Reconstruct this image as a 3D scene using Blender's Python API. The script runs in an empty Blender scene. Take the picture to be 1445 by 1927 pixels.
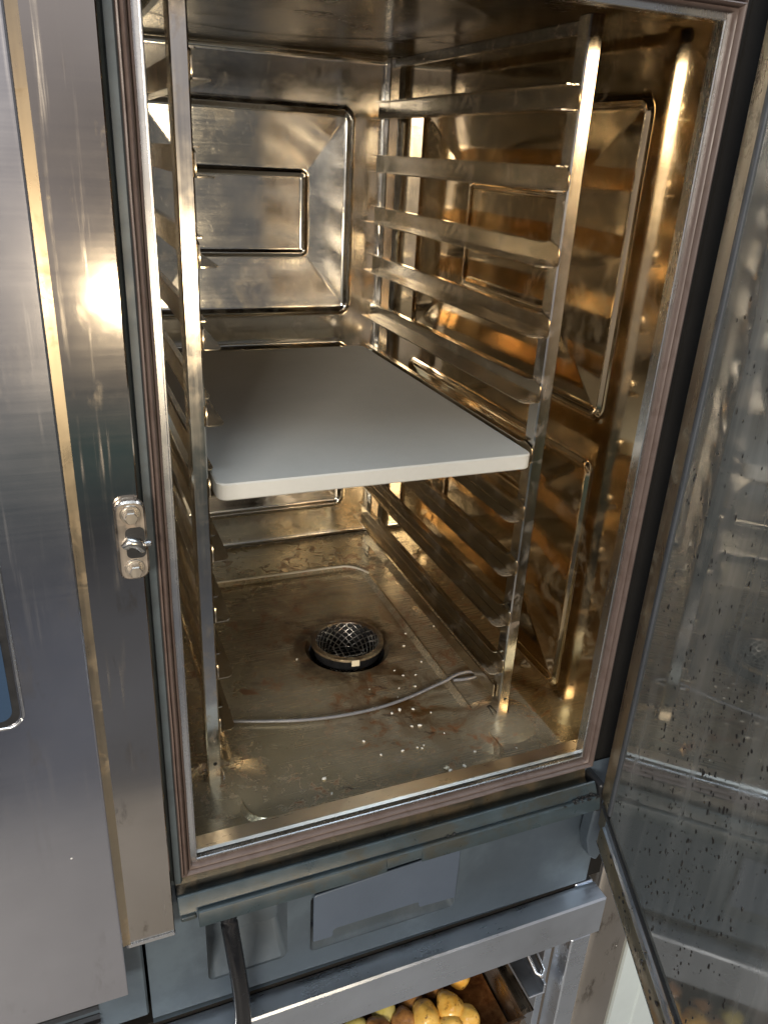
import bpy, bmesh, math, random
import numpy as np
from mathutils import Vector, Matrix, noise

random.seed(7)
S = bpy.context.scene
COL = S.collection

# ------------------------------------------------------------------ camera
cam_data = bpy.data.cameras.new('camera')
cam = bpy.data.objects.new('camera', cam_data)
COL.objects.link(cam)
S.camera = cam
cam_data.sensor_fit = 'VERTICAL'
cam_data.sensor_height = 36.0
cam_data.lens = 1487.2 / 1927 * 36.0
cam_data.clip_start = 0.02
cam_data.clip_end = 200
Rm = Matrix(((0.9271672824143046, 0.11132502255754578, -0.3577255509088427),
             (-0.37133957248017907, 0.3996775399476268, -0.8380720649035207),
             (0.04967647663342239, 0.9098706520236681, 0.41190732483814113)))
cam.matrix_world = Matrix.Translation((-0.067636, -0.566860, 0.621908)) @ Rm.to_4x4()
S.render.resolution_x = 767
S.render.resolution_y = 1024

# ------------------------------------------------------------------ world
W_ = bpy.data.worlds.new('World')
S.world = W_
W_.use_nodes = True
nt = W_.node_tree
nt.nodes.clear()
def wn(t, **k):
    n = nt.nodes.new(t)
    for a, b in k.items():
        setattr(n, a, b)
    return n
out = wn('ShaderNodeOutputWorld'); bg = wn('ShaderNodeBackground')
nt.links.new(bg.outputs[0], out.inputs[0])
tc = wn('ShaderNodeTexCoord'); sp = wn('ShaderNodeSeparateXYZ')
nt.links.new(tc.outputs['Generated'], sp.inputs[0])
mr = wn('ShaderNodeMapRange')
mr.inputs[1].default_value = -1; mr.inputs[2].default_value = 1
nt.links.new(sp.outputs[2], mr.inputs[0])
cr = wn('ShaderNodeValToRGB')
els = cr.color_ramp.elements
els[0].position = 0.0; els[0].color = (.12, .125, .14, 1)
els[1].position = 1.0; els[1].color = (.40, .46, .54, 1)
for p_, c_ in ((.20, (.11, .115, .13)), (.29, (.050, .054, .064)), (.335, (.055, .095, .095)), (.37, (.16, .16, .165)), (.41, (.42, .395, .405)),
               (.52, (.47, .445, .465)), (.62, (.36, .35, .37)), (.78, (.34, .36, .40))):
    e = els.new(p_); e.color = (*c_, 1)
nt.links.new(mr.outputs[0], cr.inputs[0])
ns = wn('ShaderNodeTexNoise'); ns.inputs['Scale'].default_value = 2.6; ns.inputs['Detail'].default_value = 3
nt.links.new(tc.outputs['Generated'], ns.inputs['Vector'])
rr = wn('ShaderNodeMapRange'); rr.inputs[1].default_value = .35; rr.inputs[2].default_value = .65
rr.inputs[3].default_value = .45; rr.inputs[4].default_value = 1.55
nt.links.new(ns.outputs['Fac'], rr.inputs[0])
mm = wn('ShaderNodeMix', data_type='RGBA', blend_type='MULTIPLY')
mm.inputs[0].default_value = 1
nt.links.new(cr.outputs[0], mm.inputs[6]); nt.links.new(rr.outputs[0], mm.inputs[7])
nt.links.new(mm.outputs[2], bg.inputs[0])
bg.inputs[1].default_value = 0.9

# ------------------------------------------------------------------ lamps and one added fill
def area(name, loc, target, sx, sy, power, color):
    d = bpy.data.lights.new(name, 'AREA'); d.shape = 'RECTANGLE'; d.size = sx; d.size_y = sy
    d.energy = power; d.color = color
    o = bpy.data.objects.new(name, d); COL.objects.link(o); o.location = loc
    o.rotation_euler = (Vector(target) - Vector(loc)).to_track_quat('-Z', 'Y').to_euler()
    return o
area('warm_lamp', (.27, -1.30, 0.315), (.2, 0, .30), .46, .045, 6.0, (1.0, .80, .52))
area('added_front_fill', (-1.40, -2.60, 1.14), (.25, .2, .2), .88, .8, 100.0, (1.0, .92, .80))  # fill light added out of view to brighten the cavity
area('ceiling_lamp', (-.5, -.34, 2.1), (0, -.15, 0), 1.2, .35, 24.0, (.70, .85, 1.0))
area('ceiling_lamp', (1.2, -.5, 2.1), (0.3, -.15, -.3), 1.2, .35, 20.0, (.74, .87, 1.0))

S.view_settings.view_transform = 'Standard'
S.view_settings.look = 'None'
S.view_settings.exposure = 0.0
S.view_settings.gamma = 1.0
S.view_settings.use_curve_mapping = False
S.render.engine = 'CYCLES'
S.cycles.max_bounces = 14
S.cycles.glossy_bounces = 12
S.cycles.diffuse_bounces = 4
S.cycles.use_denoising = True
S.cycles.sample_clamp_indirect = 6.0
S.cycles.caustics_reflective = True
S.cycles.blur_glossy = 0.3

# ------------------------------------------------------------------ materials
class G:
    """small node graph helper"""
    def __init__(s, name):
        s.m = bpy.data.materials.new(name); s.m.use_nodes = True
        s.t = s.m.node_tree; s.p = s.t.nodes['Principled BSDF']
        s.tc = s.t.nodes.new('ShaderNodeTexCoord')
    def n(s, t, **k):
        n = s.t.nodes.new(t)
        for a, b in k.items(): setattr(n, a, b)
        return n
    def l(s, a, b): s.t.links.new(a, b)
    def mapped(s, scale, rot=(0, 0, 0)):
        src = s.tc.outputs['Object']
        if any(rot):
            q = s.n('ShaderNodeMapping'); q.inputs['Rotation'].default_value = rot
            s.l(src, q.inputs['Vector']); src = q.outputs[0]
        m = s.n('ShaderNodeMapping'); m.inputs['Scale'].default_value = scale
        s.l(src, m.inputs['Vector']); return m.outputs[0]
    def noise(s, scale=5, detail=3, rough=.55, vec=None, dist=0):
        n = s.n('ShaderNodeTexNoise'); n.inputs['Scale'].default_value = scale
        n.inputs['Detail'].default_value = detail; n.inputs['Roughness'].default_value = rough
        n.inputs['Distortion'].default_value = dist
        s.l(vec if vec is not None else s.tc.outputs['Object'], n.inputs['Vector']); return n.outputs['Fac']
    def rng(s, v, a, b, c, d):
        n = s.n('ShaderNodeMapRange'); s.l(v, n.inputs[0])
        for i, x in enumerate((a, b, c, d)): n.inputs[i + 1].default_value = x
        return n.outputs[0]
    def mix(s, f, a, b, blend='MIX'):
        n = s.n('ShaderNodeMix', data_type='RGBA', blend_type=blend)
        for sock, v in ((n.inputs[0], f), (n.inputs[6], a), (n.inputs[7], b)):
            if isinstance(v, (int, float)): sock.default_value = v
            elif isinstance(v, tuple): sock.default_value = (*v, 1)
            else: s.l(v, sock)
        return n.outputs[2]
    def math(s, op, a, b=0.0):
        n = s.n('ShaderNodeMath', operation=op); n.use_clamp = False
        for sock, v in ((n.inputs[0], a), (n.inputs[1], b)):
            if isinstance(v, (int, float)): sock.default_value = v
            else: s.l(v, sock)
        return n.outputs[0]
    def bump(s, h, strength=.2, dist=.001, prev=None):
        n = s.n('ShaderNodeBump'); n.inputs['Strength'].default_value = strength
        n.inputs['Distance'].default_value = dist; s.l(h, n.inputs['Height'])
        if prev is not None: s.l(prev, n.inputs['Normal'])
        return n.outputs[0]
    def set(s, **k):
        for a, b in k.items():
            sock = s.p.inputs[a]
            if isinstance(b, (int, float)): sock.default_value = b
            elif isinstance(b, tuple): sock.default_value = (*b, 1) if sock.type == 'RGBA' else b
            else: s.l(b, sock)
        return s.m

def steel(name, base, rough=.25, rvar=.1, grain='z', gstr=.12, wave=.0, tint=None, stain=None, blotch=.25, scratch=0.0, metal=1.0, drip=0.0, specks=0.0):
    """brushed stainless steel: grain direction, slow waviness, optional heat tint and burnt-on stains"""
    g = G(name)
    big = g.noise(7, 4, .6)
    dark = tuple(c * (1 - blotch) for c in base); lite = tuple(min(1, c * (1 + blotch * .5)) for c in base)
    col = g.mix(g.rng(big, .35, .65, 0, 1), dark, lite)
    if tint:
        col = g.mix(g.rng(g.noise(3.1, 5, .6), .35, .7, 0, 1), col, tint)
    sc = {'x': (5, 340, 340), 'y': (340, 5, 340), 'z': (340, 340, 5)}[grain]
    br = g.noise(1.0, 4, .65, g.mapped(sc))
    med = g.noise(24, 5, .6)
    ro = g.math('ADD', g.rng(br, .3, .7, rough - rvar * .5, rough + rvar * .5), g.rng(med, .35, .65, -rvar * .5, rvar * .6))
    met = metal
    if stain:
        scol, amt, ssc = stain
        s1 = g.noise(ssc, 9, .68, dist=.6)
        s2 = g.noise(ssc * .22, 4, .6)
        m = g.math('MULTIPLY', g.rng(s1, .52, .62, 0, 1), g.rng(s2, .42, .6, 0, 1))
        m = g.math('MULTIPLY', m, amt)
        film = g.math('MULTIPLY', g.rng(g.noise(ssc * .35, 5, .6), .38, .65, 0, 1), amt * .45)
        col = g.mix(film, col, tuple(.5 * a + .5 * b for a, b in zip(scol, base)))
        col = g.mix(m, col, scol)
        ro = g.math('ADD', ro, g.math('MULTIPLY', m, .25))
        met = g.math('SUBTRACT', metal, g.math('MULTIPLY', m, .7))
    if drip:
        dv = g.noise(1.0, 4, .6, g.mapped((150, 150, 4.5)))
        dm = g.math('MULTIPLY', g.math('MULTIPLY', g.rng(dv, .56, .66, 0, 1), g.rng(g.noise(9, 4, .6), .45, .6, 0, 1)), drip)
        col = g.mix(g.math('MULTIPLY', dm, .5), col, (.50, .46, .42)); ro = g.math('ADD', ro, g.math('MULTIPLY', dm, .25))
        dd = g.math('MULTIPLY', g.rng(g.noise(38, 8, .72, g.mapped((1, 1, .35))), .55, .63, 0, 1), g.math('MULTIPLY', g.rng(g.noise(6.3, 3, .6), .5, .6, 0, 1), drip))
        col = g.mix(dd, col, (.16, .13, .10)); ro = g.math('ADD', ro, g.math('MULTIPLY', dd, .2))
    if specks:
        vo = g.n('ShaderNodeTexVoronoi'); vo.inputs['Scale'].default_value = 95; g.l(g.tc.outputs['Object'], vo.inputs['Vector'])
        sx = g.n('ShaderNodeSeparateColor'); g.l(vo.outputs['Color'], sx.inputs[0])
        sm = g.math('MULTIPLY', g.rng(vo.outputs['Distance'], .08, .13, 1, 0), g.rng(sx.outputs[0], 1 - specks, 1.001 - specks, 0, 1))
        col = g.mix(sm, col, (.75, .74, .72)); met = g.math('SUBTRACT', met, sm) if not isinstance(met, float) else g.math('SUBTRACT', met, sm)
        ro = g.math('ADD', ro, g.math('MULTIPLY', sm, .4))
    nrm = g.bump(br, gstr, .00006)
    if scratch:
        sv = g.noise(1.0, 2, .5, g.mapped((420, 420, 16), (.55, .75, .2)))
        ms = g.rng(sv, .62, .70, 0, 1)
        ro = g.math('ADD', ro, g.math('MULTIPLY', ms, .22 * scratch))
        nrm = g.bump(ms, .25 * scratch, .00012, nrm)
    if wave:
        nrm = g.bump(g.noise(9, 1, .4), wave, .008, nrm)
    return g.set(**{'Base Color': col, 'Metallic': met, 'Roughness': ro, 'Normal': nrm})

def painted(name, base, rough=.45, var=.25, scale=9, bump=.08, dirt=None, spec=.5):
    g = G(name)
    col = g.mix(g.rng(g.noise(scale, 6, .65), .3, .7, 0, 1), tuple(c * (1 - var) for c in base), tuple(c * (1 + var) for c in base))
    if dirt:
        dc, amt, ds = dirt
        m = g.math('MULTIPLY', g.rng(g.noise(ds, 9, .7, dist=.4), .5, .62, 0, 1), amt)
        col = g.mix(m, col, dc)
    ro = g.rng(g.noise(scale * 3, 5, .6), .3, .7, rough - .1, rough + .12)
    return g.set(**{'Base Color': col, 'Roughness': ro, 'Specular IOR Level': spec,
                    'Normal': g.bump(g.noise(scale * 30, 4, .6), bump, .0008)})

TAN = (.52, .40, .27)
M = {}
M['back'] = steel('back_wall_steel', (.72, .72, .69), .13, .05, 'x', .05, .12, tint=(.64, .61, .55), stain=((.10, .06, .03), .3, 26), scratch=.3)
M['side'] = steel('tanned_wall_steel', (.73, .575, .365), .09, .03, 'z', .015, .16, tint=(.62, .44, .22), stain=((.12, .06, .02), .25, 22), scratch=.25)
M['left'] = steel('left_wall_steel', (.68, .64, .57), .14, .06, 'z', .05, .12, tint=(.58, .53, .44), stain=((.10, .06, .03), .3, 22), scratch=.4)
def floor_mat():
    g = G('stained_floor_steel')
    col = g.mix(g.rng(g.noise(9, 5, .6), .35, .65, 0, 1), (.56, .49, .33), (.70, .62, .46))
    pos = g.n('ShaderNodeSeparateXYZ'); g.l(g.tc.outputs['Object'], pos.inputs[0])
    def around(x, y, r0, r1):
        dx = g.math('SUBTRACT', pos.outputs[0], x); dy = g.math('SUBTRACT', pos.outputs[1], y)
        d = g.math('SQRT', g.math('ADD', g.math('MULTIPLY', dx, dx), g.math('MULTIPLY', dy, dy)))
        d = g.math('ADD', d, g.rng(g.noise(28, 5, .65), .3, .7, -.018, .018))
        return g.rng(d, r0, r1, 1, 0)
    zone = g.math('MAXIMUM', around(.31, .20, .04, .20), around(.27, .36, .05, .22))
    # brown grease film where the drips land
    film = g.math('MULTIPLY', zone, g.rng(g.noise(16, 8, .7, dist=.8), .36, .56, .25, 1.0))
    col = g.mix(film, col, (.11, .056, .018))
    # rusty burnt splashes and dark spots
    s1 = g.math('MULTIPLY', g.rng(g.noise(46, 9, .72, dist=1.0), .53, .60, 0, 1), g.rng(g.noise(8, 4, .6), .42, .52, 0, 1))
    col = g.mix(g.math('MULTIPLY', s1, .85), col, (.17, .058, .012))
    sv = g.noise(1.0, 6, .7, g.mapped((34, 90, 60), (0, 0, .5)))
    s2 = g.math('MULTIPLY', g.rng(sv, .60, .64, 0, 1), g.rng(g.noise(7, 3, .6), .42, .52, 0, 1))
    col = g.mix(g.math('MULTIPLY', s2, .85), col, (.035, .016, .008))
    ring = g.math('MULTIPLY', around(.266, .322, .060, .085), g.rng(g.noise(60, 7, .7), .38, .58, .2, 1))
    col = g.mix(g.math('MULTIPLY', ring, .9), col, (.030, .018, .010))
    chalk = g.math('MULTIPLY', g.rng(g.noise(75, 8, .75), .55, .66, 0, .5), around(.268, .088, .005, .05))
    col = g.mix(chalk, col, (.5, .5, .47))
    dirt = g.math('MAXIMUM', g.math('MAXIMUM', s1, s2), g.math('MAXIMUM', ring, g.math('MULTIPLY', film, .6)))
    met = g.rng(dirt, 0, 1, .78, .15)
    br = g.noise(1.0, 4, .65, g.mapped((5, 340, 340)))
    ro = g.math('ADD', g.rng(br, .3, .7, .20, .28), g.rng(dirt, 0, 1, 0, .14))
    nrm = g.bump(g.noise(9, 1, .4), .05, .008, g.bump(g.noise(140, 5, .6), .05, .0003))
    return g.set(**{'Base Color': col, 'Metallic': met, 'Roughness': ro, 'Normal': nrm})
M['floor'] = floor_mat()
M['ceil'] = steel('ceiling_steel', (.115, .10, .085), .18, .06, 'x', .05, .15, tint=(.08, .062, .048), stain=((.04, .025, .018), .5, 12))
M['rack'] = steel('rack_steel', (.70, .67, .61), .16, .08, 'z', .06, .04, stain=((.45, .24, .07), .35, 45))
M['rail'] = steel('rail_steel', (.74, .67, .55), .18, .06, 'y', .10, .02, tint=(.64, .52, .35), stain=((.20, .10, .03), .35, 34))
M['panel'] = steel('control_panel_steel', (.56, .56, .60), .20, .02, 'x', .05, .03, blotch=.08, drip=.25, specks=.02)
M['strip'] = steel('latch_strip_steel', (.58, .54, .50), .11, .02, 'x', .05, .05, tint=(.50, .45, .39), blotch=.10, drip=.8, specks=.02)
M['rim'] = steel('rim_steel', (.70, .70, .70), .26, .06, 'z', .08, blotch=.1)
M['stand'] = steel('stand_steel', (.62, .66, .72), .32, .10, 'x', .10, .03, blotch=.12)
M['latch'] = steel('latch_steel', (.48, .43, .38), .34, .1, 'z', .1, stain=((.25, .15, .08), .4, 60))
M['doorsteel'] = steel('door_edge_steel', (.56, .50, .39), .34, .12, 'z', .2, tint=(.44, .33, .19), stain=((.06, .04, .022), .8, 40))
M['bolt'] = steel('bolt_steel', (.46, .42, .37), .36, .1, 'z', .1)
M['edge'] = steel('moulding_steel', (.54, .46, .34), .30, .08, 'z', .05, tint=(.44, .35, .24), stain=((.30, .20, .10), .5, 40))
M['seal'] = painted('grey_seal', (.045, .048, .054), .5, .2, 20, .05)
M['palewire'] = painted('pale_wire', (.50, .47, .40), .35, .1, 30, .05)
M['wire'] = steel('wire_steel', (.55, .53, .50), .25, .1, 'x', .1)
M['gasket'] = painted('brown_silicone', (.108, .077, .065), .42, .07, 12, .05, dirt=((.06, .035, .026), .4, 60))
M['post'] = painted('post_paint', (.055, .068, .075), .38, .2, 14, .08, dirt=((.03, .03, .03), .4, 20))
M['tray'] = painted('tray_paint', (.030, .042, .047), .34, .25, 18, .12, dirt=((.035, .03, .018), .65, 26), spec=.6)
M['groove'] = painted('greasy_groove', (.028, .025, .017), .35, .5, 30, .3, dirt=((.10, .065, .03), .5, 22))
M['fascia'] = painted('fascia_paint', (.050, .066, .083), .42, .14, 8, .06, dirt=((.12, .16, .19), .25, 7))
M['flap'] = painted('flap_plastic', (.068, .088, .122), .5, .08, 8, .05)
M['recess'] = painted('recess_plastic', (.075, .092, .108), .40, .2, 10, .06, dirt=((.14, .16, .18), .25, 26))
M['gap_shade'] = painted('gap_shade_black', (.012, .011, .010), .9, .2, 10, .02, spec=.08)  # black that paints in the shade of unlit gaps
M['cable'] = painted('grey_cable_sheath', (.15, .15, .16), .3, .1, 30, .05)
M['black'] = painted('black_rubber', (.014, .014, .015), .4, .3, 20, .1)
M['hose'] = painted('hose_rubber', (.006, .006, .007), .20, .2, 20, .05)
M['char'] = painted('burnt_crumbs', (.012, .010, .009), .5, .4, 60, .3)
M['crumb'] = painted('white_crumb', (.66, .62, .54), .6, .12, 60, .1)
M['pale'] = painted('pale_enamel', (.50, .56, .56), .45, .08, 5, .03)
M['sump'] = painted('dark_sump', (.012, .012, .013), .3, .4, 30, .1)
M['tile'] = painted('kitchen_floor_tile', (.24, .22, .20), .45, .2, 4, .1)
M['tab'] = painted('pale_tab', (.62, .55, .40), .45, .08, 30, .05)

def board_mat():
    g = G('white_board')
    col = g.mix(g.rng(g.noise(5, 5, .6), .3, .7, 0, 1), (.43, .42, .388), (.49, .478, .442))
    sp_ = g.rng(g.noise(240, 2, .5), .35, .65, 0, 1)
    col = g.mix(.012, col, g.mix(sp_, (.2, .2, .2), (.9, .9, .9)))
    ro = g.rng(g.noise(14, 5, .6), .3, .7, .62, .78)
    return g.set(**{'Base Color': col, 'Roughness': ro, 'Specular IOR Level': .12,
                    'Normal': g.bump(g.noise(500, 3, .6), .10, .0002)})
M['board'] = board_mat()

def glass_mat():
    g = G('dark_door_glass')
    sm = g.noise(6, 7, .65, dist=.6)
    st = g.noise(1.0, 4, .6, g.mapped((26, 26, 2.5)))
    ro = g.math('ADD', g.rng(sm, .4, .7, .02, .10), g.rng(st, .5, .75, 0, .07))
    col = g.mix(g.rng(st, .42, .7, 0, 1), (.080, .083, .077), (.16, .16, .15))
    return g.set(**{'Base Color': col, 'Roughness': ro, 'IOR': 2.6, 'Coat Weight': .0})
M['glass'] = glass_mat()
def screen_mat():
    g = G('touch_screen')
    return g.set(**{'Base Color': (.028, .050, .088), 'Roughness': .18, 'IOR': 1.5})
M['screen'] = screen_mat()
def potato_mat(name, a, b):
    g = G(name)
    col = g.mix(g.rng(g.noise(45, 6, .7), .35, .62, 0, 1), a, b)
    col = g.mix(g.rng(g.noise(110, 6, .75), .56, .66, 0, .85), col, (.09, .038, .012))
    return g.set(**{'Base Color': col, 'Roughness': g.rng(g.noise(60, 4, .6), .3, .7, .10, .30), 'Subsurface Weight': .1, 'Subsurface Radius': (.01, .006, .003),
                    'Normal': g.bump(g.noise(90, 5, .6), .35, .002)})
M['potato_y'] = potato_mat('golden_potato', (.66, .33, .05), (.74, .48, .12))
M['potato_b'] = potato_mat('browned_potato', (.17, .075, .035), (.44, .22, .07))
M['potato_g'] = potato_mat('pale_green_potato', (.48, .40, .10), (.56, .48, .18))
def juice_mat():
    g = G('brown_cooking_juice')
    col = g.mix(g.rng(g.noise(30, 6, .7), .4, .62, 0, 1), (.055, .018, .006), (.16, .07, .025))
    return g.set(**{'Base Color': col, 'Roughness': .1, 'Normal': g.bump(g.noise(60, 5, .6), .5, .003)})
M['juice'] = juice_mat()
M['pan'] = steel('pan_steel', (.42, .33, .24), .28, .1, 'y', .1, .05, tint=(.22, .11, .05), stain=((.10, .035, .012), .9, 18))

# ------------------------------------------------------------------ mesh helpers
class MB:
    def __init__(s): s.bm = bmesh.new()
    def _merge(s, b):
        me = bpy.data.meshes.new('tmp'); b.to_mesh(me); b.free(); s.bm.from_mesh(me); bpy.data.meshes.remove(me)
    def box(s, x0, x1, y0, y1, z0, z1, bev=0.0, seg=1):
        b = bmesh.new(); bmesh.ops.create_cube(b, size=1)
        for v in b.verts:
            v.co = Vector((x0 + (v.co.x + .5) * (x1 - x0), y0 + (v.co.y + .5) * (y1 - y0), z0 + (v.co.z + .5) * (z1 - z0)))
        if bev: bmesh.ops.bevel(b, geom=b.edges[:], offset=bev, segments=seg, affect='EDGES', profile=.5)
        s._merge(b); return s
    def prism(s, poly, axis, a, b_, bev=0.0):
        """poly in the two other axes (cyclic order), extruded along axis from a to b_"""
        b = bmesh.new()
        def mk(p, w):
            if axis == 'x': return (w, p[0], p[1])
            if axis == 'y': return (p[0], w, p[1])
            return (p[0], p[1], w)
        A = [b.verts.new(mk(p, a)) for p in poly]; B = [b.verts.new(mk(p, b_)) for p in poly]
        n = len(poly)
        b.faces.new(A); b.faces.new(B[::-1])
        for i in range(n): b.faces.new((A[i], B[i], B[(i + 1) % n], A[(i + 1) % n]))
        bmesh.ops.recalc_face_normals(b, faces=b.faces[:])
        if bev: bmesh.ops.bevel(b, geom=b.edges[:], offset=bev, segments=1, affect='EDGES', profile=.5)
        s._merge(b); return s
    def strip(s, poly, axis, a, b_, n=1):
        """open polyline swept along axis (a sheet)"""
        def mk(p, w):
            if axis == 'x': return (w, p[0], p[1])
            if axis == 'y': return (p[0], w, p[1])
            return (p[0], p[1], w)
        rows = [[s.bm.verts.new(mk(p, a + (b_ - a) * k / n)) for p in poly] for k in range(n + 1)]
        for r0, r1 in zip(rows, rows[1:]):
            for i in range(len(poly) - 1): s.bm.faces.new((r0[i], r0[i + 1], r1[i + 1], r1[i]))
        return s
    def tube(s, pts, r, seg=10, closed=False):
        pts = [Vector(p) for p in pts]; n = len(pts); rings = []
        up = Vector((0, 0, 1))
        for i, p in enumerate(pts):
            if closed: d = pts[(i + 1) % n] - pts[i - 1]
            else: d = pts[min(i + 1, n - 1)] - pts[max(i - 1, 0)]
            d.normalize()
            ref = up if abs(d.z) < .9 else Vector((1, 0, 0))
            u = d.cross(ref).normalized(); w = u.cross(d)
            rad = r[i] if isinstance(r, (list, tuple)) else r
            rings.append([s.bm.verts.new(p + u * rad * math.cos(2 * math.pi * k / seg) + w * rad * math.sin(2 * math.pi * k / seg)) for k in range(seg)])
        m = n if closed else n - 1
        for i in range(m):
            a, b = rings[i], rings[(i + 1) % n]
            for k in range(seg): s.bm.faces.new((a[k], a[(k + 1) % seg], b[(k + 1) % seg], b[k]))
        if not closed:
            s.bm.faces.new(rings[0][::-1]); s.bm.faces.new(rings[-1])
        return s
    def lathe(s, prof, c, seg=40, cap=False):
        rings = [[s.bm.verts.new((c[0] + r * math.cos(2 * math.pi * k / seg), c[1] + r * math.sin(2 * math.pi * k / seg), c[2] + z)) for k in range(seg)] for r, z in prof]
        for a, b in zip(rings, rings[1:]):
            for k in range(seg): s.bm.faces.new((a[k], a[(k + 1) % seg], b[(k + 1) % seg], b[k]))
        if cap: s.bm.faces.new(rings[-1])
        return s
    def frame_sweep(s, x0, x1, z0, z1, prof, y=0, closed=False):
        """profile (outward d, y) swept round a rectangle in the xz plane with mitred corners"""
        rows = []
        for d, yy in prof:
            rows.append([s.bm.verts.new((x, y + yy, z)) for x, z in ((x0 - d, z0 - d), (x1 + d, z0 - d), (x1 + d, z1 + d), (x0 - d, z1 + d))])
        for a, b in zip(rows, rows[1:] + ([rows[0]] if closed else [])):
            for k in range(4): s.bm.faces.new((a[k], a[(k + 1) % 4], b[(k + 1) % 4], b[k]))
        return s
    def blob(s, c, r, sq=(1, 1, 1), sub=2, amp=.2, fr=1.5, rot=None):
        b = bmesh.new(); bmesh.ops.create_icosphere(b, subdivisions=sub, radius=1)
        off = Vector((random.random() * 50, random.random() * 50, random.random() * 50))
        for v in b.verts:
            k = 1 + amp * noise.noise(v.co * fr + off)
            v.co = Vector((v.co.x * sq[0], v.co.y * sq[1], v.co.z * sq[2])) * k * r
            if rot: v.co.rotate(rot)
            v.co += Vector(c)
        s._merge(b); return s
    def build(s, name, mat, parent=None, ang=22, smooth=True, fix=True):
        if fix: bmesh.ops.recalc_face_normals(s.bm, faces=s.bm.faces[:])
        me = bpy.data.meshes.new(name); s.bm.to_mesh(me); s.bm.free()
        return link(name, me, mat, parent, ang, smooth)

def link(name, me, mat, parent=None, ang=35, smooth=True):
    if mat is not None: me.materials.append(mat)
    if smooth and len(me.polygons):
        me.polygons.foreach_set('use_smooth', [True] * len(me.polygons))
        me.set_sharp_from_angle(angle=math.radians(ang))
    me.update()
    o = bpy.data.objects.new(name, me); COL.objects.link(o)
    attach(o, parent); return o
def attach(o, parent):
    if parent is not None:
        o.parent = parent
        r = parent
        loc = Vector((0, 0, 0))
        while r is not None: loc += r.location; r = r.parent
        o.location = -loc
def thing(name, label, cat, loc=(0, 0, 0), group=None):
    o = bpy.data.objects.new(name, None); COL.objects.link(o); o.location = loc; o.empty_display_size = .05
    return tag(o, label, cat, group)
def tag(o, label, cat, group=None):
    o['label'] = label; o['category'] = cat
    if group: o['group'] = group
    return o
def rrect(x0, x1, z0, z1, r, n=5):
    P = []
    for cx, cz, a0 in ((x1 - r, z0 + r, -90), (x1 - r, z1 - r, 0), (x0 + r, z1 - r, 90), (x0 + r, z0 + r, 180)):
        for k in range(n + 1):
            a = math.radians(a0 + 90 * k / n); P.append((cx + r * math.cos(a), cz + r * math.sin(a)))
    return P
def grid_mesh(U, V, fn):
    """grid of points fn(u, v) -> arrays x, y, z"""
    u, v = np.meshgrid(U, V); x, y, z = fn(u, v)
    co = np.stack([x, y, z], -1).reshape(-1, 3)
    nu, nv = len(U), len(V)
    idx = np.arange(nu * nv).reshape(nv, nu)
    f = np.stack([idx[:-1, :-1], idx[:-1, 1:], idx[1:, 1:], idx[1:, :-1]], -1).reshape(-1, 4)
    me = bpy.data.meshes.new('grid'); me.from_pydata(co.tolist(), [], f.tolist()); return me
def stamp(u, v, panels, depth):
    """pressed pyramid panels with a raised bead round the outer and inner rectangle; positive = towards the inside"""
    h = np.zeros_like(u)
    for (u0, u1, v0, v1, a0, a1, b0, b1) in panels:
        uc, vc, hu, hv = (u0 + u1) / 2, (v0 + v1) / 2, (u1 - u0) / 2, (v1 - v0) / 2
        r = .012
        qx = np.abs(u - uc) - (hu - r); qz = np.abs(v - vc) - (hv - r)
        sd = np.hypot(np.maximum(qx, 0), np.maximum(qz, 0)) + np.minimum(np.maximum(qx, qz), 0) - r
        h += .0042 * np.exp(-(sd / .0032) ** 2)
        # mitred slope between outer and inner rectangle
        tl = np.where(u < (a0 + a1) / 2, (a0 - u) / (a0 - u0), (u - a1) / (u1 - a1))
        tv = np.where(v < (b0 + b1) / 2, (b0 - v) / (b0 - v0), (v - b1) / (v1 - b1))
        t = np.clip(np.maximum(tl, tv), 0, 1)
        h -= np.where(sd < 0, depth * (1 - t), 0)
        qx = np.abs(u - (a0 + a1) / 2) - ((a1 - a0) / 2 - .006); qz = np.abs(v - (b0 + b1) / 2) - ((b1 - b0) / 2 - .006)
        si = np.hypot(np.maximum(qx, 0), np.maximum(qz, 0)) + np.minimum(np.maximum(qx, qz), 0) - .006
        h += .0034 * np.exp(-(si / .0030) ** 2)
    return h

# ------------------------------------------------------------------ the setting
OW, OZ0, OZ1 = .434, .006, .728      # door opening
FX = .445; LX = -.012; BY = .67; CZ = .752; FZ = -.020
fl = MB()
fl.box(-1.6, 2.2, -1.3, 1.2, -1.10, -1.06)
o = fl.build('kitchen_floor', M['tile']); o['kind'] = 'structure'

# ------------------------------------------------------------------ combi oven
oven = thing('combi_oven', 'large stainless steel combi oven with its door open and empty tray racks inside', 'oven', (.2, .3, -.2))
def part(mb, name, mat, parent=oven, **k): return mb.build(name, M[mat], parent, **k)

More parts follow.
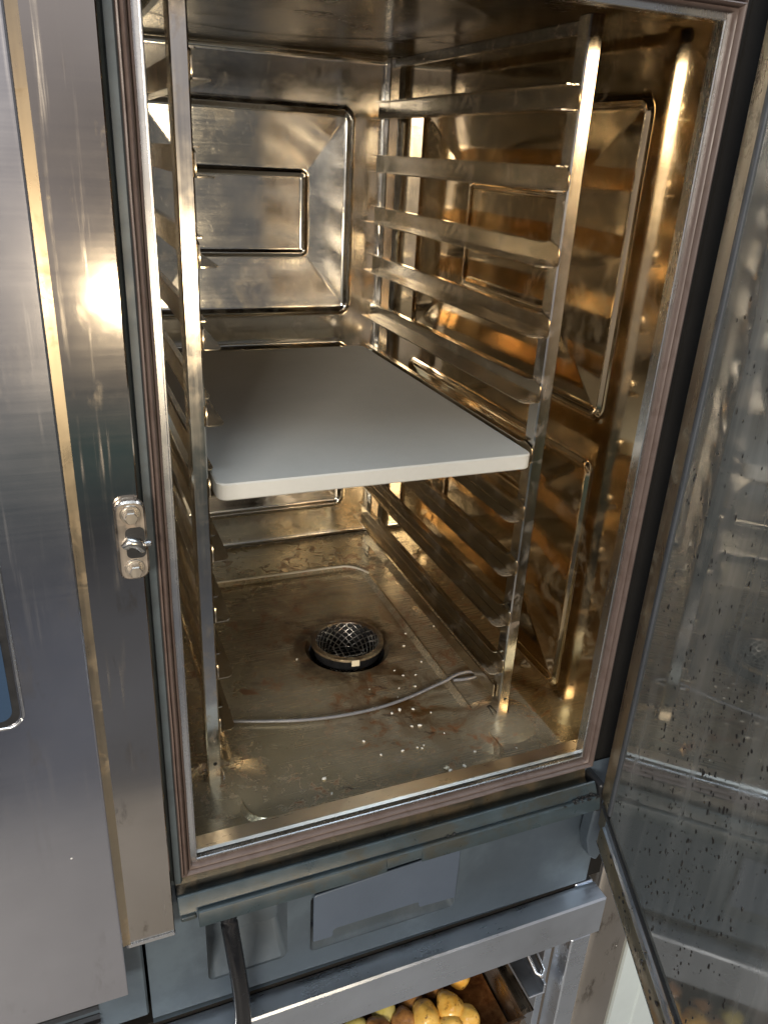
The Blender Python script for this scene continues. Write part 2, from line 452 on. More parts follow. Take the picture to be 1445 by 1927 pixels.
# back wall with two pressed pyramids, rounded vertical corners and a coved foot
FR = .028
def back_fn(u, v):
    # u is arc length coordinate along plan: flat part from LX+FR to FX-FR, fillets at both ends
    x0, x1 = LX + FR, FX - FR
    L = FR * math.pi / 2
    a1 = np.clip((u - x1) / L, 0, 1) * math.pi / 2
    a0 = np.clip((x0 - u) / L, 0, 1) * math.pi / 2
    x = np.clip(u, x0, x1) + FR * np.sin(a1) - FR * np.sin(a0)
    y = BY - FR * (1 - np.cos(a1)) - FR * (1 - np.cos(a0))
    h = stamp(u, v, [(.065, .372, .387, .677, .131, .304, .475, .590), (.065, .372, .045, .330, .131, .304, .13, .245)], .008)
    y = y - h
    cove = np.clip((FZ + .012 - v) / .012, 0, 1)
    y = y - .012 * (1 - np.sqrt(np.clip(1 - cove ** 2, 0, 1)))
    topc = np.clip((v - (CZ - .012)) / .012, 0, 1)
    y = y - .012 * (1 - np.sqrt(np.clip(1 - topc ** 2, 0, 1)))
    return x, y, v
L = FR * math.pi / 2
link('back_wall', grid_mesh(np.linspace(LX + FR - L, FX - FR + L, 200), np.linspace(FZ, CZ + .006, 330), back_fn), M['back'], oven, 60)
def side_fn(X, sgn):
    def f(u, v):
        h = stamp(u, v, [(.080, .560, .384, .678, .215, .425, .472, .592), (.080, .560, .045, .330, .215, .425, .13, .245)], .011)
        # roll in to meet the door opening
        e = np.clip((.007 - u) / .005, 0, 1)
        tgt = OW + .0005 if sgn > 0 else -.0005
        x = X - sgn * h
        x = x * (1 - e ** 2) + tgt * e ** 2
        return x, u, v
    return f
link('side_wall', grid_mesh(np.concatenate([np.linspace(.002, .0075, 8), np.linspace(.010, BY - FR, 245)]), np.linspace(FZ, CZ + .006, 330), side_fn(FX, 1)), M['side'], oven, 60)
link('side_wall', grid_mesh(np.concatenate([np.linspace(.002, .0075, 8), np.linspace(.010, BY - FR, 245)]), np.linspace(FZ, CZ + .006, 330), side_fn(LX, -1)), M['left'], oven, 60)

# floor: raised rim, pressed pan, drain hole
DC = (.266, .322)
b = MB()
def loop(pts, z): 
    vs = [b.bm.verts.new((p[0], p[1], z)) for p in pts]
    return vs, [b.bm.edges.new((vs[i], vs[(i + 1) % len(vs)])) for i in range(len(vs))]
o_v, o_e = loop([(LX, .030), (FX, .030), (FX, BY), (LX, BY)], FZ + .002)
p0 = rrect(.055, .372, .036, .552, .03); p1 = rrect(.060, .367, .041, .547, .027); p2 = rrect(.066, .361, .047, .541, .024)
v0, e0 = loop(p0, FZ + .002); v1, e1 = loop(p1, FZ + .0052); v2, e2 = loop(p2, FZ - .002)
cv, ce = loop([(DC[0] + .060 * math.cos(2 * math.pi * k / 48), DC[1] + .060 * math.sin(2 * math.pi * k / 48)) for k in range(48)], FZ - .002)
cv2 = [b.bm.verts.new((DC[0] + .054 * math.cos(2 * math.pi * k / 48), DC[1] + .054 * math.sin(2 * math.pi * k / 48), FZ - .008)) for k in range(48)]
bmesh.ops.triangle_fill(b.bm, edges=o_e + e0, use_beauty=True)
bmesh.ops.triangle_fill(b.bm, edges=e2 + ce, use_beauty=True)
for A, B in ((v0, v1), (v1, v2), (cv, cv2)):
    for i in range(len(A)): b.bm.faces.new((A[i], A[(i + 1) % len(A)], B[(i + 1) % len(A)], B[i]))
floor_o = part(b, 'cavity_floor', 'floor', ang=25)
b = MB(); b.lathe([(.0535, -.008), (.050, -.02), (.047, -.06), (.0, -.062)], (DC[0], DC[1], FZ), 40)
part(b, 'drain_sump', 'sump', floor_o)
# pressed cones under the front rack feet
def cone(cx, cy):
    b = MB(); seg = 48; prof = [(.010, -.0185), (.016, -.0195), (.030, -.0205), (.045, -.0212), (.058, -.0216), (.066, -.0226)]
    prof = [(.007 + .067 * i / 9, FZ - .0042 + .0130 * (.5 + .5 * math.cos(math.pi * i / 9))) for i in range(10)]
    rows = []
    for r, z in prof:
        row = []
        for k in range(seg):
            a = 2 * math.pi * k / seg
            x = cx + r * math.cos(a); y = cy + r * math.sin(a) * (1.15 if math.sin(a) < 0 else .8)
            row.append(b.bm.verts.new((min(max(x, LX + .001), FX - .001), max(y, .0305), z + .0012)))
        rows.append(row)
    for A, B in zip(rows, rows[1:]):
        for k in range(seg): b.bm.faces.new((A[k], A[(k + 1) % seg], B[(k + 1) % seg], B[k]))
    b.bm.faces.new(rows[0][::-1])
    return part(b, 'foot_boss', 'floor', floor_o, ang=60)
M['sill_mat'] = steel('sill_steel', (.62, .59, .53), .30, .05, 'x', .05, .02, stain=((.30, .18, .06), .3, 14))
cone(.040, .112); cone(.396, .115)
# sill
b = MB(); b.strip([(.0005, OZ0 + .001), (.003, OZ0 + .0028), (.030, FZ + .018), (.0315, FZ + .016), (.0315, FZ - .004)], 'x', LX + .0005, FX - .0005, 6)
part(b, 'sill', 'sill_mat', ang=20)
# ceiling with a pressed round baffle rim
def ceil_fn(u, v):
    d = np.hypot((u - .21), (v - .36))
    z = CZ - .0009 * np.exp(-((d - .19) / .005) ** 2) + .0010 * np.sin(u * 9) * np.sin(v * 7)
    return u, v, z
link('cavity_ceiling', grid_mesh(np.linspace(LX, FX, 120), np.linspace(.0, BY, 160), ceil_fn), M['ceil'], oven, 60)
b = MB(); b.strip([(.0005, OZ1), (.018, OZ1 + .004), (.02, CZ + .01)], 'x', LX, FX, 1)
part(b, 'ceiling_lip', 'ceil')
# bright rim of the opening
b = MB(); b.frame_sweep(0, OW, OZ0, OZ1, [(0, .007), (0, -.0040), (.0006, -.0048), (.0014, -.0048), (.0018, -.0030), (.0060, -.0025), (.0062, .004)])
part(b, 'opening_rim', 'rim', ang=20)
b = MB(); b.frame_sweep(0, OW, OZ0, OZ1, [(.0060, .0035), (.030, .0035), (.030, .03)])
part(b, 'front_frame', 'gap_shade', ang=20)  # frame coloured black to stand for the door's shade
# silicone gasket
prof = [(.0062, .003), (.0062, -.004), (.0074, -.0078), (.0090, -.0085), (.0100, -.0050), (.0106, -.0050), (.0118, -.0105), (.0136, -.0118),
        (.0150, -.0108), (.0158, -.0055), (.0164, -.0055), (.0174, -.0092), (.0188, -.0088), (.0198, -.006), (.0202, .003)]
prof = [(a * .74 + .0014, c) for a, c in prof]
b = MB()
# subdivide sides so that the soft rubber can wobble a little
rows = []
for d, yy in prof:
    cs = [(0 - d, OZ0 - d), (OW + d, OZ0 - d), (OW + d, OZ1 + d), (0 - d, OZ1 + d)]
    row = []
    for k in range(4):
        A, Bc = cs[k], cs[(k + 1) % 4]; n = 60
        for i in range(n):
            t = i / n; x = A[0] + (Bc[0] - A[0]) * t; z = A[1] + (Bc[1] - A[1]) * t
            w = noise.noise(Vector((x * 16, z * 16, d * 60))) * .0006 * min(1, 8 * t, 8 * (1 - t))
            if k % 2: x += w
            else: z += w
            row.append(b.bm.verts.new((x, yy + w * .7, z)))
    rows.append(row)
n = len(rows[0])
for A, Bc in zip(rows, rows[1:]):
    for k in range(n): b.bm.faces.new((A[k], A[(k + 1) % n], Bc[(k + 1) % n], Bc[k]))
part(b, 'door_gasket', 'gasket', ang=50)
# silver outer channel right of and below the gasket
b = MB(); b.box(OW + .0163, OW + .0185, -.0055, .004, OZ0 - .016, OZ1 + .02, .0005)
part(b, 'gasket_channel', 'stand')
b = MB(); b.box(OW + .0305, OW + .075, .0032, .68, -.215, .80, .002); b.box(LX - .3, FX + .05, BY + .015, BY + .02, -.2, .8); b.box(LX - .3, FX + .05, .02, BY + .015, .765, .80); part(b, 'outer_shell', 'gap_shade')
b = MB(); b.box(-.29, .47, .0020, .60, -.2300, -.2155); part(b, 'gap_shade_fill', 'gap_shade')  # black box added so the gap below the fascia looks shaded

# post beside the gasket, latch strip, control panel
b = MB(); b.prism([(-.0152, .003), (-.0152, -.006), (-.0172, -.009), (-.0225, -.009), (-.0235, -.004), (-.0265, -.002), (-.0265, .003)], 'z', -.016, .80)
part(b, 'side_post', 'post', ang=25)
b = MB(); b.prism([(-.0268, .003), (-.0268, -.0205), (-.0278, -.022), (-.075, -.022), (-.075, .003)], 'z', -.060, .80)
strip_o = part(b, 'latch_strip', 'strip', ang=20)
b = MB(); b.prism([(-.0268, -.0222), (-.0268, -.004), (-.0715, -.004), (-.0715, -.0222), (-.0695, -.0235), (-.0278, -.0235)], 'z', -.0640, -.0603)
part(b, 'strip_end_cap', 'rim', strip_o)
b = MB(); b.prism([(-.0744, .05), (-.0744, -.0322), (-.0748, -.0330), (-.0758, -.0335), (-.46, -.0335), (-.46, .05)], 'z', -.113, .82)
cp = part(b, 'control_panel', 'panel', ang=12)
b = MB(); b.prism([(-.0675, -.0216), (-.0675, -.0222), (-.0743, -.0236), (-.0743, -.0216)], 'z', -.0600, .81); part(b, 'edge_moulding', 'edge', cp, ang=10)
b = MB(); b.tube([(p[0], -.0340, p[1]) for p in rrect(-.40, -.1225, .219, .60, .012, 8)], .0013, 8, True); part(b, 'screen_border', 'rim', cp, ang=60)
b = MB(); b.prism(rrect(-.398, -.1245, .221, .598, .011), 'y', -.0345, -.0330); part(b, 'screen_seal', 'black', cp)
b = MB(); b.prism(rrect(-.394, -.1295, .226, .594, .009), 'y', -.0349, -.0330); part(b, 'touch_screen', 'screen', cp)

# latch keeper
def at_latch():
    b = MB(); b.prism(rrect(-.0448, -.0232, .3265, .3895, .0075), 'y', -.0290, -.0216, .0016)
    k = part(b, 'latch_keeper', 'latch', ang=30)
    b = MB()
    b.prism(rrect(-.0385, -.0250, .3445, .3690, .004), 'y', -.0294, -.0280); part(b, 'keeper_slot', 'black', k)
    for zc in (.3795, .3365):
        b = MB(); xc = -.0338
        b.tube([(xc, -.0282, zc), (xc, -.0300, zc)], [.0076, .0068], 28)
        b.tube([(xc, -.0295, zc), (xc, -.0312, zc)], .0058, 28)
        b.tube([(xc, -.0305, zc), (xc, -.0365, zc), (xc, -.0372, zc)], [.0050, .0050, .0044], 6); part(b, 'hex_bolt', 'bolt', k, ang=25)
    b = MB(); b.tube([(-.0395, -.0285, .3545), (-.0360, -.0300, .3585), (-.031, -.0300, .357), (-.0270, -.0285, .350)], [.0034, .0046, .0044, .003], 14)
    part(b, 'keeper_hook', 'wire', k, ang=60)
    b = MB(); b.box(-.0262, -.0205, -.0315, -.0265, .3535, .3575, .001); part(b, 'keeper_pin', 'rim', k)
at_latch()

# drip tray under the opening
TX0, TX1 = -.0225, .446
b = MB()
b.strip([(.0025, -.0100), (.001, -.0140), (-.004, -.0300), (-.009, -.0340), (-.0155, -.0320), (-.0180, -.0215)], 'x', TX0 + .001, TX1, 30)
gr = part(b, 'drip_groove', 'groove', ang=40)
poly = [(-.0180, -.0215), (-.0190, -.0200), (-.0215, -.0205), (-.0300, -.0335), (.0015, -.0345), (.0015, -.031), (-.0120, -.0335), (-.0165, -.0322)]
b = MB(); b.prism(poly, 'x', TX0, TX1, .0006); tray = part(b, 'drip_tray', 'tray', ang=30)
# lower ledge with a notch in its lower edge
b = MB()
segs = [(-.006, .183, -.0445), (.183, .222, -.0390), (.222, TX1 - .002, -.0445)]
for x0, x1, zb in segs:
    b.prism([(-.0300, -.0300), (-.0335, -.0288), (-.0362, -.0300), (-.0395, zb), (-.0375, zb), (-.0285, -.0345)], 'x', x0, x1, .0004)
part(b, 'tray_ledge', 'tray', tray, ang=30)
b = MB(); b.prism(rrect(-.0215, -.0070, -.0395, -.0345, .002), 'y', -.033, -.0285, .0008); part(b, 'tray_lug', 'tray', tray)
b = MB()
for _ in range(46):
    c = random.choice([(.262, .006), (.43, .012), (.42, .014), (.436, .008)])
    x = c[0] + random.gauss(0, c[1] * .9); x = min(max(x, 0), TX1 - .004)
    y = random.uniform(-.036, -.028)
    b.blob((x, y, -.0295 + random.uniform(0, .0006)), random.uniform(.0008, .0026), (1, .8, .6), 1, .5, 2)
g_ = part(b, 'burnt_residue', 'char', tray); g_['kind'] = 'stuff'

# lower fascia with hose recess, cover flap, vents
b = MB()
def fascia_face(b, holes):
    outer = [(-.0545, -.207), (.484, -.215), (.484, -.012), (-.0545, -.012)]
    es = []
    for pts in [outer] + holes:
        vs = [b.bm.verts.new((p[0], 0, p[1])) for p in pts]
        es += [b.bm.edges.new((vs[i], vs[(i + 1) % len(vs)])) for i in range(len(vs))]
    bmesh.ops.triangle_fill(b.bm, edges=es, use_beauty=True)
h1 = rrect(.004, .089, -.178, -.060, .008); h2 = rrect(.1145, .291, -.1825, -.098, .006)
fascia_face(b, [h1, h2])
b.strip([(0, -.215), (.5, -.215)], 'x', -.0545, .484)
b.strip([(.484, 0), (.496, .012), (.496, .5)], 'z', -.215, -.012)
fas = part(b, 'lower_fascia', 'fascia', ang=25)
def pocket(pts, depth, name, mat, slope):
    b = MB(); n = len(pts); cx = sum(p[0] for p in pts) / n; zt = max(p[1] for p in pts); zb = min(p[1] for p in pts)
    A = [b.bm.verts.new((p[0], .0, p[1])) for p in pts]
    A1 = [b.bm.verts.new((cx + (p[0] - cx) * .985, .0025, p[1])) for p in pts]
    B = [b.bm.verts.new((cx + (p[0] - cx) * .94, depth, p[1] + slope * (zt - p[1]) / (zt - zb))) for p in pts]
    for P, Q in ((A, A1), (A1, B)):
        for i in range(n): b.bm.faces.new((P[i], P[(i + 1) % n], Q[(i + 1) % n], Q[i]))
    b.bm.faces.new(B)
    return part(b, name, mat, fas, ang=30)
pocket(h1, .034, 'hose_recess', 'recess', .022)
pocket(h2, .024, 'flap_recess', 'recess', .014)
b = MB()
b.prism([(.1165, -0.0935), (.1165, -0.1595), (.1175, -0.1615), (.1375, -0.1620), (.139, -0.1605), (.139, -0.1530), (.1425, -0.1505), (.2395, -0.1505), (.2420, -0.1525),
         (.2420, -0.1575), (.2440, -0.1595), (.2870, -0.1615), (.2885, -0.1600), (.2885, -0.0850), (.2865, -0.0835), (.119, -0.0915)], 'y', -.0055, -.0030, .0007)
part(b, 'cover_flap', 'flap', fas, ang=30)
b = MB(); b.box(-.30, -.0575, .0, .45, -.175, -.02, .002); b.box(-.30, -.0575, .004, .45, -.206, -.1755, .002); sf = part(b, 'lower_side_fascia', 'fascia')
b = MB()
for k in range(3):
    b.box(-.235, -.104, -.0012, .003, -.166 - k * .013, -.159 - k * .013)
part(b, 'vent_slots', 'black', sf)
# lower hinge
b = MB(); b.prism([(.452, -.060), (.462, -.054), (.474, -.066), (.480, -.100), (.478, -.135), (.470, -.150), (.458, -.140), (.450, -.110)], 'y', -.024, -.006, .002)
part(b, 'lower_hinge', 'fascia', ang=30)
b = MB(); b.box(.4475, .456, -.030, .01, -.060, -.020, .002); part(b, 'hinge_block', 'black')

# door, hinged at the right and standing a bit less than square to the front
HN = Vector((.92977296, -.36813346, 0)); HT = Vector((-.36813346, -.92977296, 0)); H0 = Vector((.4480, -.0385, 0))
dm = Matrix(((HT.x, HN.x, 0, H0.x), (HT.y, HN.y, 0, H0.y), (0, 0, 1, 0), (0, 0, 0, 1)))   # local: x along door, y away from viewer, z up
door = thing('oven_door', 'x', 'x'); del door['label']; del door['category']; door.parent = oven; door.location = -Vector(oven.location)
def dpart(b, name, mat, ang=30):
    b.bm.transform(dm); return b.build(name, M[mat], door, ang=ang)
DW = .52; DZ0, DZ1 = -.036, .80
b = MB(); b.box(-.0090, .0190, -.0005, .055, DZ0 + .0005, DZ1, .0012); b.box(-.002, .0190, -.0005, .055, DZ0 - .034, DZ0, .0012); dpart(b, 'hinge_edge', 'doorsteel')
b = MB(); b.box(.0193, .0265, -.0020, .012, DZ0 + .004, DZ1, .001); dpart(b, 'glass_seal', 'seal')
b = MB(); b.box(.0265, DW, .0, .006, DZ0, DZ1); glass = dpart(b, 'inner_glass', 'glass')
b = MB(); b.prism([(-.0030, DZ0 - .0005), (-.0030, DZ0 - .004), (.010, DZ0 - .004), (.010, DZ0 - .0005)], 'x', .002, DW, .0008); dpart(b, 'bottom_seal', 'black')
b = MB(); b.strip([(.0005, DZ0 - .0045), (-.0010, DZ0 - .006), (-.0010, DZ0 - .0165), (-.0035, DZ0 - .0185)], 'x', .0195, DW, 1); dpart(b, 'gutter_band', 'stand')
b = MB(); b.strip([(-.0035, DZ0 - .0187), (-.0060, DZ0 - .024), (-.0060, DZ0 - .0400)], 'x', .0195, DW, 24); dpart(b, 'door_gutter', 'doorsteel')
b = MB(); b.tube([(.018, -.0063, DZ0 - .0400), (DW, -.0063, DZ0 - .0400)], .0007, 8); dpart(b, 'gutter_lip', 'rim')
b = MB(); b.box(.0, DW, .0065, .054, DZ0 - .030, DZ1, .002); dpart(b, 'door_body', 'doorsteel')
b = MB()
for _ in range(950):
    x = random.uniform(.03, .30); z = random.uniform(-.03, .55)
    if random.random() < .35: x = min(.34, abs(random.gauss(.16, .05)) + .03); z = random.gauss(.14, .09)
    if z < DZ0 + .004: continue
    r = random.choice([.0004, .0005, .0005, .0007, .0009, .0011, .0013, .0017])
    b.blob((x, -.0001, z), r, (.75, .35, random.uniform(1, 2.0)), 1, .5, 1.7)
g_ = dpart(b, 'grease_specks', 'char'); g_['kind'] = 'stuff'
b = MB()
for _ in range(60):
    s = random.uniform(.02, .40)
    b.blob((s, -.0058 + random.uniform(-.001, .0015), DZ0 - random.uniform(.018, .034)), random.uniform(.0006, .0022), (1.3, .5, 1), 1, .6, 1.6)
g_ = dpart(b, 'gutter_residue', 'char'); g_['kind'] = 'stuff'

# ------------------------------------------------------------------ hanging racks
RZ0 = .0716; PITCH = .068
def rail_mesh(sg):
    """U-shaped runner, open towards the cavity centre (sg -1: centre is at lower x); web outside at x = 0, top at z = 0"""
    b = MB(); t = .0012
    y0, y1 = 0.0, .489
    h = .0228; lip = .0065; fl_ = .0160
    def P(xx, y, z): return (sg * xx, y, z)
    # web with chamfered front end, flange, lip: thin sheets with thickness
    def sheet(pts, nrm):
        n = Vector(nrm) * t
        A = [b.bm.verts.new(p) for p in pts]; B = [b.bm.verts.new(Vector(p) + n) for p in pts]; k = len(pts)
        b.bm.faces.new(A); b.bm.faces.new(B[::-1])
        for i in range(k): b.bm.faces.new((A[i], B[i], B[(i + 1) % k], A[(i + 1) % k]))
    c = .0035
    web = [P(0, y0 + .016, 0), P(0, y0 + .004, -.0030), P(0, y0 + .0012, -.0046), P(0, y0, -.0075), P(0, y0, -h + c), P(0, y0 + .001, -h + .001), P(0, y0 + c, -h), P(0, y1, -h), P(0, y1, 0)]
    sheet(web, (-sg, 0, 0))
    fg = [P(t * .5, y0 + .003, -h), P(fl_ - .006, y0 + .003, -h), P(fl_ - .002, y0 + .005, -h), P(fl_, y0 + .010, -h), P(fl_, y1, -h), P(t * .5, y1, -h)]
    sheet(fg, (0, 0, t / t))
    lp = [P(t * .5, y0 + .016, -t), P(lip - .002, y0 + .016, -t), P(lip, y0 + .020, -t), P(lip, y1, -t), P(t * .5, y1, -t)]
    sheet(lp, (0, 0, 1))
    bmesh.ops.recalc_face_normals(b.bm, faces=b.bm.faces[:])
    me = bpy.data.meshes.new('rail'); b.bm.to_mesh(me); b.bm.free(); return me
def rack(side, label):
    sg = -1 if side == 'right' else 1
    xw = .3865 if side == 'right' else .0465          # rail web
    xu0, xu1 = (.3882, .4032) if side == 'right' else (.0305, .0450)
    r = thing('hanging_rack', label, 'oven rack', ((xu0 + xu1) / 2, .34, FZ), 'pair of hanging tray racks inside the oven')
    for yy in (.107, .560):
        b = MB(); b.box(xu0, xu1, yy, yy + (.019 if yy < .3 else .016), FZ + .004, .742, .0014)
        u = b.build('upright', M['rack'], r, ang=20)
        zc = FZ + .034
        b = MB(); b.tube([((xu0 + xu1) / 2 + .001, yy - .0004, zc), ((xu0 + xu1) / 2 + .001, yy + .0005, zc)], .0021, 14); b.build('pin_hole', M['sump'], u)
        b = MB(); b.tube([(xu0 - .002, yy - .003, FZ + .0075), (xu1 + .0015, yy - .003, FZ + .0075), (xu1 + .003, yy + .004, FZ + .011), (xu1 + .0022, yy + .021, FZ + .0095),
                          (xu0 - .002, yy + .021, FZ + .0095), (xu0 - .0032, yy + .004, FZ + .009)], .0011, 8, True); b.build('foot_clip', M['wire'], u)
    first = None
    for i in range(10):
        if first is None:
            me = rail_mesh(sg)
            o = link('rail', me, M['rail'], r, 30); first = o
        else:
            o = first.copy(); COL.objects.link(o); o.parent = r
        o.location = Vector((xw, .1060, RZ0 + PITCH * (9 - i) + .005)) - r.location
    b = MB(); x0, x1 = sorted((xw, xw + sg * .0016)); b.box(x0, x1, .118, .572, .012, .030, .0004); b.build('base_bar', M['rail'], r)
    xm = (xu0 + xu1) / 2
    b = MB(); b.box(xm - .004, xm + .004, .126, .560, .728, .739, .001); b.build('top_bar', M['rack'], r)
    return r
rack('right', 'steel rack of ten tray runners hanging along the golden right oven wall')
rack('left', 'left rack of ten tray runners, its tall front bar nearest the viewer')

# board resting on the sixth runners
b = MB(); b.prism(rrect(.0505, .3805, .093, .603, .010, 4), 'z', .3272, .3440, .0014)
tag(b.build('baking_board', M['board'], ang=30), 'plain pale grey-white flat board slid onto the middle runners of the oven', 'board')

# thin cable over the floor
def spline(pts, n=8):
    P = [Vector(p) for p in pts]; out = []
    for i in range(len(P) - 1):
        a = P[max(i - 1, 0)]; b_ = P[i]; c = P[i + 1]; d = P[min(i + 2, len(P) - 1)]
        for k in range(n):
            t = k / n
            out.append(.5 * ((2 * b_) + (c - a) * t + (2 * a - 5 * b_ + 4 * c - d) * t * t + (3 * b_ - a - 3 * c + d) * t ** 3))
    out.append(P[-1]); return out
zc = FZ + .0025
pw = spline([(.062, .2125, zc + .003), (.074, .209, zc + .001), (.089, .205, zc), (.123, .194, zc), (.160, .184, zc), (.197, .178, zc), (.234, .176, zc), (.268, .178, zc), (.306, .185, zc), (.341, .194, zc + .001), (.366, .198, zc + .004)])
probe = thing('probe_cable', 'thin grey bent cable lying across the oven floor from rack to rack', 'cable', (.2, .18, FZ))
b = MB(); b.tube(pw, .0021, 10); b.build('cable', M['cable'], probe, ang=60)
b = MB(); b.tube(spline([(.364, .198, zc + .004), (.380, .202, zc + .006), (.398, .203, zc + .006), (.410, .199, zc + .004), (.405, .194, zc + .003), (.388, .193, zc + .003), (.372, .196, zc + .003)], 5), .0022, 10); b.build('end_loop', M['cable'], probe, ang=60)

# second thin wire at the rear
b = MB(); b.tube(spline([(.058, .547, FZ + .0065), (.142, .5425, FZ + .0072), (.24, .540, FZ + .0072), (.325, .538, FZ + .0072), (.345, .533, FZ + .0072), (.360, .520, FZ + .0066), (.368, .505, FZ + .0066)], 6), .0019, 10)
tag(b.build('floor_wire', M['palewire'], ang=60), 'thin pale straight wire lying across the rear of the oven floor behind the drain', 'wire')

# drain strainer basket
st = thing('drain_strainer', 'round wire mesh strainer basket sitting in the dark floor drain', 'strainer', (DC[0], DC[1], FZ))
cz = -.0085
b = MB(); b.lathe([(.0440, cz - FZ - .0015), (.0448, cz - FZ + .0006), (.0475, cz - FZ + .0010), (.0515, cz - FZ + .0004), (.0520, cz - FZ - .0030), (.0508, cz - FZ - .0030), (.0505, cz - FZ - .0005), (.0470, cz - FZ + .0005), (.0440, cz - FZ - .0015)], (DC[0], DC[1], FZ), 56)
b.build('rim', M['floor'], st, ang=40)
b = MB(); NW = 22
for hand in (1, -1):
    for k in range(NW):
        pts = []
        for i in range(11):
            t = i / 10
            ph = t * math.pi * .5
            rr_ = .0448 - .012 * t ** 1.6
            a = 2 * math.pi * k / NW + hand * t * 1.05
            pts.append((DC[0] + rr_ * math.cos(a), DC[1] + rr_ * math.sin(a), cz - .034 * t))
        b.tube(pts, .0008, 6)
b.build('wire_mesh', M['wire'], st, ang=60)
b = MB(); b.lathe([(.0500, -.004), (.0465, -.020)], (DC[0], DC[1], cz), 40); b.build('collar', M['sump'], st)
b = MB(); b.tube([(DC[0] + .0330 * math.cos(k * math.pi / 16), DC[1] + .0330 * math.sin(k * math.pi / 16), cz - .0345) for k in range(32)], .0010, 6, True)
for k in range(-3, 4):
    w = math.sqrt(max(0, .0325 ** 2 - (k * .009) ** 2)); b.tube([(DC[0] + k * .009, DC[1] - w, cz - .035), (DC[0] + k * .009, DC[1] + w, cz - .035)], .0007, 6); b.tube([(DC[0] - w, DC[1] + k * .009, cz - .036), (DC[0] + w, DC[1] + k * .009, cz - .036)], .0007, 6)
b.build('basket_bottom', M['wire'], st, ang=60)
b = MB(); b.prism([(-.0055, 0), (.0055, 0), (.0055, -.0095), (-.0055, -.0095)], 'y', 0, .0012, .0003)
b.bm.transform(Matrix.Translation((DC[0] - .0065, DC[1] - .0530, cz + .0005)) @ Matrix.Rotation(math.radians(-8), 4, 'Z')); b.build('tab', M['tab'], st)

# crumbs
crumbs = [(0.19, 0.315), (0.36, 0.329), (0.405, 0.328), (0.309, 0.249), (0.316, 0.235), (0.333, 0.231), (0.353, 0.257), (0.262, 0.221), (0.322, 0.208), (0.291, 0.194), (0.283, 0.169), (0.271, 0.166), (0.319, 0.152), (0.285, 0.135), (0.295, 0.133), (0.219, 0.128), (0.281, 0.095), (0.257, 0.098), (0.386, 0.054), (0.338, 0.069), (0.296, 0.05), (0.315, 0.051), (0.155, 0.084), (0.163, 0.034), (0.156, 0.06), (0.318, 0.111), (0.347, 0.116), (.276, .098), (.285, .099), (.300, .211), (.345, .30), (.23, .10), (.30, .165)]
cm = []
for k in range(4):
    b = MB(); b.blob((0, 0, 0), 1, (1.2, .8, .6), 2, .45, 1.6)
    me = bpy.data.meshes.new('crumb'); b.bm.to_mesh(me); b.bm.free(); me.materials.append(M['crumb'])
    me.polygons.foreach_set('use_smooth', [True] * len(me.polygons)); cm.append(me)
src = None
for i, (x, y) in enumerate(crumbs):
    o = bpy.data.objects.new('crumb', cm[i % 4]); COL.objects.link(o)
    r = random.choice([.0011, .0013, .0016, .0019, .0024])
    o.scale = (r, r, r); o.rotation_euler = (0, 0, random.random() * 6); o.location = (x, y, FZ - .002 + r * .5 if .066 < x < .361 and y > .047 else FZ + .003 + r * .4)
    tag(o, 'tiny white food crumb lying on the stained oven floor', 'crumb', 'white crumbs scattered on the oven floor')
b = MB(); b.blob((.2925, .0520, FZ + .0025), .0030, (1.1, .9, .6), 2, .5, 1.8)
tag(b.build('bread_crumb', M['tab'], ang=80), 'largest crumb, beige, on the oven floor just behind the front sill', 'crumb')

# ------------------------------------------------------------------ spray hose
b = MB(); b.tube(spline([(.024, .016, -.040), (.0245, -.006, -.060), (.0255, -.020, -.085), (.0285, -.030, -.125), (.0310, -.034, -.165), (.0320, -.035, -.21), (.031, -.034, -.27), (.028, -.032, -.36)]), .0085, 18)
tag(b.build('spray_hose', M['hose'], ang=70), 'glossy black rubber hose hanging from under the oven drip tray', 'hose')

# ------------------------------------------------------------------ stand
stn = thing('oven_stand', 'brushed steel stand carrying the oven, with a boxy top beam and slim legs', 'stand', (.2, .2, -1.06))
BT, BB = -.222, -.284
b = MB(); b.box(-.30, .4995, -.0275, .0015, BB, BT, .0022); b.build('front_beam', M['stand'], stn, ang=20)
b = MB(); b.box(.472, .4995, .0018, .60, BB, BT - .001, .0022); b.build('side_beam', M['stand'], stn, ang=20)
b = MB(); b.box(-.30, -.272, .0018, .60, BB, BT - .001, .0022); b.build('side_beam', M['stand'], stn, ang=20)
for x in (.457, -.30):
    for y in (-.0265, .57):
        b = MB(); b.box(x, x + .030, y, y + .03, -1.06, BB - .0003, .0016); b.build('leg', M['stand'], stn, ang=20)
b = MB(); b.box(.4440, .4550, .004, .52, -.50, BB - .001, .0006); plate = b.build('runner_plate', M['stand'], stn)
b = MB(); b.tube([(.4440, .012, -.309), (.4400, .012, -.309)], .0060, 6); b.build('hex_nut', M['rim'], plate)
b = MB(); b.box(.419, .4435, -.012, .50, -.3995, -.3965, .0008); b.box(.4400, .4435, -.012, .50, -.3965, -.380, .0006); b.build('runner', M['stand'], stn)
b = MB(); b.tube([(.436, .04, -.335), (.436, -.010, -.352), (.430, -.015, -.356), (.424, -.010, -.352), (.424, .04, -.335)], .0028, 10); b.build('stop_bracket', M['rim'], stn, ang=60)

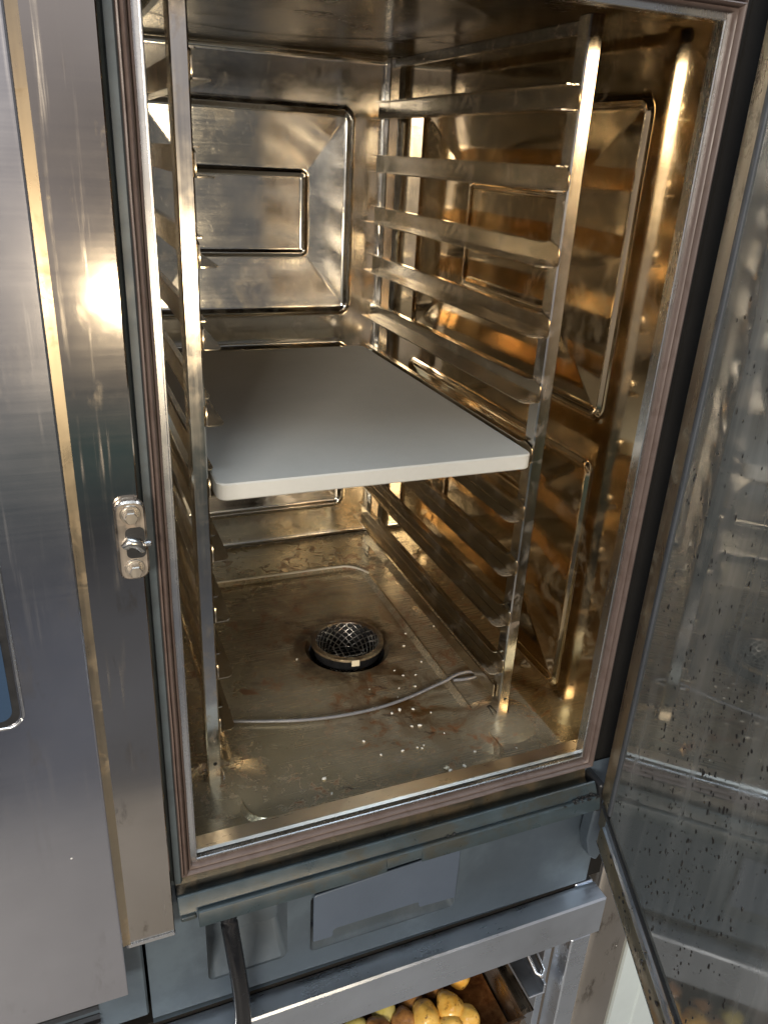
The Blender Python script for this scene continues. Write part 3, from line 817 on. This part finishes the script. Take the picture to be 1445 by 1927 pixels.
# ------------------------------------------------------------------ pan of potatoes under the oven
pan = thing('roasting_pan', 'steel pan of potatoes on the runners below the oven', 'pan', (.24, .25, -.44))
b = MB()
b.strip([(.414, -.392), (.414, -.3945), (.404, -.3945), (.399, -.398), (.389, -.430), (.383, -.434), (.097, -.434), (.091, -.430), (.081, -.398), (.076, -.3945), (.066, -.3945)], 'y', -.030, .50, 10)
b.strip([(.505, -.3945), (.50, -.398), (.49, -.434)], 'x', .08, .40); b.strip([(-.035, -.3945), (-.030, -.398), (-.020, -.434)], 'x', .08, .40)
b.build('pan_body', M['pan'], pan, ang=40)
def juice_fn(u, v): return u, v, -.4235 + .0012 * np.sin(u * 90) * np.sin(v * 80)
link('cooking_juice', grid_mesh(np.linspace(.0935, .3865, 60), np.linspace(-.018, .48, 80), juice_fn), M['juice'], pan)
pots = [(.314, .016, .0185, 'y', 'large round golden potato in the middle of the right-hand heap'),
        (.278, .014, .0185, 'y', 'shiny yellow-orange potato left of the large round golden one'),
        (.303, -.009, .0160, 'y', 'small yellow potato in front of the large round golden one'),
        (.330, -.006, .0160, 'y', 'light yellow potato at the right end of the heap'),
        (.345, .050, .0150, 'y', 'golden potato farthest back, half hidden under the steel beam'),
        (.271, .046, .0150, 'b', 'small brown potato behind the shiny yellow-orange one'),
        (.249, .018, .0180, 'b', 'dark brown speckled potato left of the shiny yellow-orange one'),
        (.232, .044, .0170, 'g', 'pale yellow-green potato between two brown ones'),
        (.214, .020, .0185, 'b', 'dark brown potato second from the left end'),
        (.309, .056, .0150, 'b', 'browned potato in shade behind the large round golden one'),
        (.188, .030, .0170, 'g', 'greenish yellow potato at the left end of the heap')]
for x, y, r, k, lab in pots:
    b = MB(); b.blob((x, y, -.4225 + r * .9 + (.006 if k == 'y' else 0)), r, (1.0, random.uniform(1.0, 1.2), .95), 4, .19, 1.1, None)
    o = b.build('potato', M['potato_' + k], ang=80); tag(o, lab, 'potato', 'potatoes in the pan below the oven')

# ------------------------------------------------------------------ neighbouring cabinet seen past the door
nb = thing('neighbouring_cabinet', 'steel and pale enamel cabinet standing right of the oven stand', 'cabinet', (.7, .1, -1.06))
b = MB(); b.prism([(.560, .30), (.560, .062), (.566, .053), (.575, .050), (.640, .050), (.640, .30)], 'z', -1.06, -.10); b.build('steel_front', M['strip'], nb, ang=40)
b = MB(); b.prism([(.6405, .30), (.6405, .045), (.656, .045), (.658, .048), (.690, .048), (.692, .045), (1.0, .045), (1.0, .30)], 'z', -1.06, -.10); b.build('pale_panel', M['pale'], nb, ang=30)
